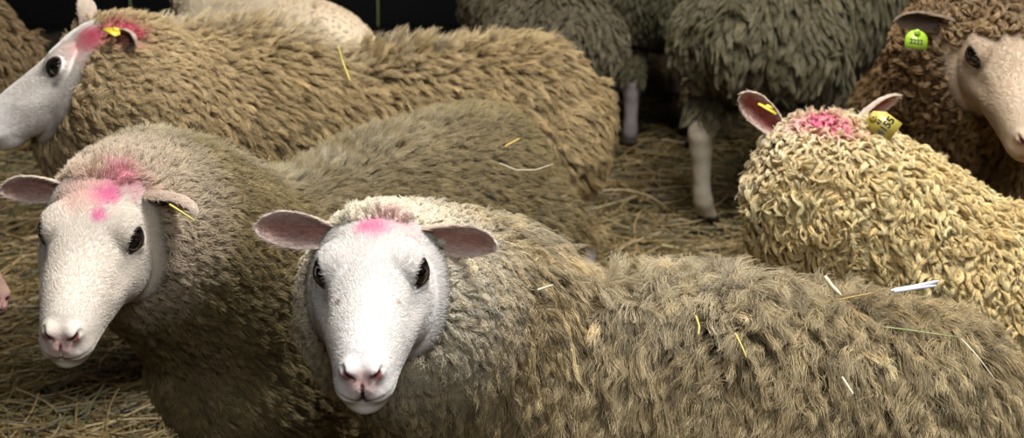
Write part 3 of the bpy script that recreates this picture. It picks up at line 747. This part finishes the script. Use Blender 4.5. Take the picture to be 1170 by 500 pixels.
# ------------------------------------------------------------------ loose straws lying on the wool
def straw(pts, rad, key, label, group=None, n=5):
    """a hollow flattened stalk along pts (world) built as a thin tube"""
    pts = [np.asarray(p) for p in pts]; K = 10
    tt = np.linspace(0, len(pts) - 1, K); P = []
    for t in tt:
        i = min(int(t), len(pts) - 2); P.append(pts[i] + (pts[i + 1] - pts[i]) * (t - i))
    P = np.array(P); c = P.mean(0); T = nrm(np.gradient(P, axis=0)); u = nrm(np.cross(T, [0.1, -.9, .4])); v = np.cross(T, u)
    a = np.linspace(0, 6.283, 6, endpoint=False)
    rr = rad * np.interp(np.linspace(0, 1, K), [0, .1, .9, 1], [.6, 1, .8, .4])
    V = P[:, None] + rr[:, None, None] * (np.cos(a)[None, :, None] * u[:, None] + .55 * np.sin(a)[None, :, None] * v[:, None])
    idx = np.arange(K * 6).reshape(K, 6); nx = np.roll(idx, -1, 1)
    Q = np.stack([idx[:-1], nx[:-1], nx[1:], idx[1:]], -1).reshape(-1, 4)
    o = quads_obj('straw', V.reshape(-1, 3) - c, Q, M_STRAW[key]); o.location = c
    if label: tag(o, label, 'straw', group)
    return o
def surf(sh, px, py, lift=.02):
    """point on a sheep's outer wool seen at (px,py): nearest body vertex to the view ray, facing us"""
    d = nrm(FWD + RIGHT * (px - 585) / F + UPI * (250 - py) / F)
    Vw = sh['V'] @ sh['Rw'].T + sh['loc']; Nw = sh['N'] @ sh['Rw'].T
    q = Vw - CAM; s = q @ d; dist = np.linalg.norm(q - s[:, None] * d, axis=1)
    ok = (Nw @ d < 0.1) & (dist < max(.02, dist.min() + .01)); i = np.where(ok)[0]
    s0 = s[i].min() if len(i) else s[np.argmin(dist)]
    return CAM + d * (s0 - lift)
for sh, pxs, rad, key, lab, lf in [
    (s3, [(386, 52), (392, 72), (400, 92)], .0022, 'yellow', 'yellow straw stuck upright in the wool of the side-on tan sheep\'s back', .045),
    (s2, [(577, 167), (594, 158)], .002, 'tan', 'short tan straw near the rump top of the broad-headed sheep', .03),
    (s2, [(570, 186), (590, 194), (612, 194), (632, 187)], .001, 'pale', 'thin curved hay stem on the rump of the broad-headed sheep', .03),
    (s2, [(193, 233), (207, 242), (222, 252)], .0018, 'yellow', 'yellow straw lying behind the drooping ear of the broad-headed sheep', .04),
    (s1, [(942, 315), (950, 326), (961, 337)], .0032, 'pale', 'short pale split straw on the crest of the shaggy front sheep\'s back', .06),
    (s1, [(1018, 332), (1045, 327), (1073, 321)], .0028, 'white', 'long white straw lying topmost along the shaggy front sheep\'s rump', .06),
    (s1, [(1022, 333), (1048, 329), (1070, 326)], .0024, 'white', 'broad white straw just below the topmost white one on the rump', .062),
    (s1, [(935, 346), (965, 341), (1000, 334)], .0012, 'tan', 'thin tan stem along the back crest between the pale straws', .055),
    (s1, [(1008, 373), (1040, 377), (1096, 385)], .0009, 'green', 'thin greenish hay stem running level across the shaggy front rump', .05),
    (s1, [(1098, 386), (1118, 408), (1136, 432)], .0009, 'pale', 'thin pale stem slanting down the shaggy front rump by the right edge', .05),
    (s1, [(840, 380), (848, 396), (853, 408)], .0014, 'yellow', 'short yellow straw slanting in the middle of the shaggy front flank', .05),
    (s1, [(795, 360), (799, 372), (798, 382)], .0016, 'yellow', 'small yellow straw high in the wool left of the flank centre', .05),
    (s1, [(962, 430), (969, 441), (975, 450)], .0018, 'pale', 'small pale straw low in the shaggy front sheep\'s flank', .05),
    (s1, [(614, 331), (632, 325)], .0014, 'pale', 'small pale straw in the wool just behind the front sheep\'s neck', .045)]:
    straw([surf(sh, x, y, lf) for x, y in pxs], rad, key, lab)

for px_, y1_, lab_ in ((432, 30, 'thin pale cord hanging on the dark wall right of the shorn sheep'), (150, 22, 'thin pale cord hanging on the dark wall above the side-on tan sheep\'s neck')):
    a_ = at(px_, y1_, 6.97); b_ = a_.copy(); b_[2] = 3.0
    c_ = straw([b_, (a_ + b_) / 2 + [.02, 0, 0], a_], .006, 'green', None); c_.name = 'hanging_cord'; tag(c_, lab_, 'cord')

# ------------------------------------------------------------------ light
def area(name, loc, target, size, power, col, sy=None):
    l = bpy.data.lights.new(name, 'AREA'); l.energy = power; l.color = col; l.size = size
    if sy: l.shape = 'RECTANGLE'; l.size_y = sy
    o = bpy.data.objects.new(name, l); COL.objects.link(o); o.location = loc
    o.rotation_euler = (Vector(target) - Vector(loc)).to_track_quat('-Z', 'Y').to_euler(); return o
area('front_fill', (.6, -1.6, 3.5), (-.2, 2.6, .7), 1.2, 58, (.93, .96, 1.0))  # added fill lamp high in front, softens shade and brightens faces; no doorway there
area('roof_window', (.9, 1.9, 3.5), (.0, 2.4, .6), .9, 150, (.93, .96, 1.0))
area('overhead_fill', (.3, 3.0, 3.6), (.2, 3.2, 0), 2.4, 75, (1.0, .97, .90), 1.2)  # added broad overhead fill to brighten the sheep's backs, not a barn fitting
w = bpy.data.worlds.new('world'); SC.world = w; w.use_nodes = True
w.node_tree.nodes['Background'].inputs[0].default_value = (.75, .85, 1.0, 1); w.node_tree.nodes['Background'].inputs[1].default_value = .022
SC.view_settings.view_transform = 'Standard'; SC.view_settings.look = 'None'; SC.view_settings.gamma = 1; SC.view_settings.use_curve_mapping = False
SC.view_settings.exposure = 0.0
SC.cycles.max_bounces = 6; SC.cycles.diffuse_bounces = 3; SC.cycles.transmission_bounces = 4
print('script', round(time.time() - T0, 1))
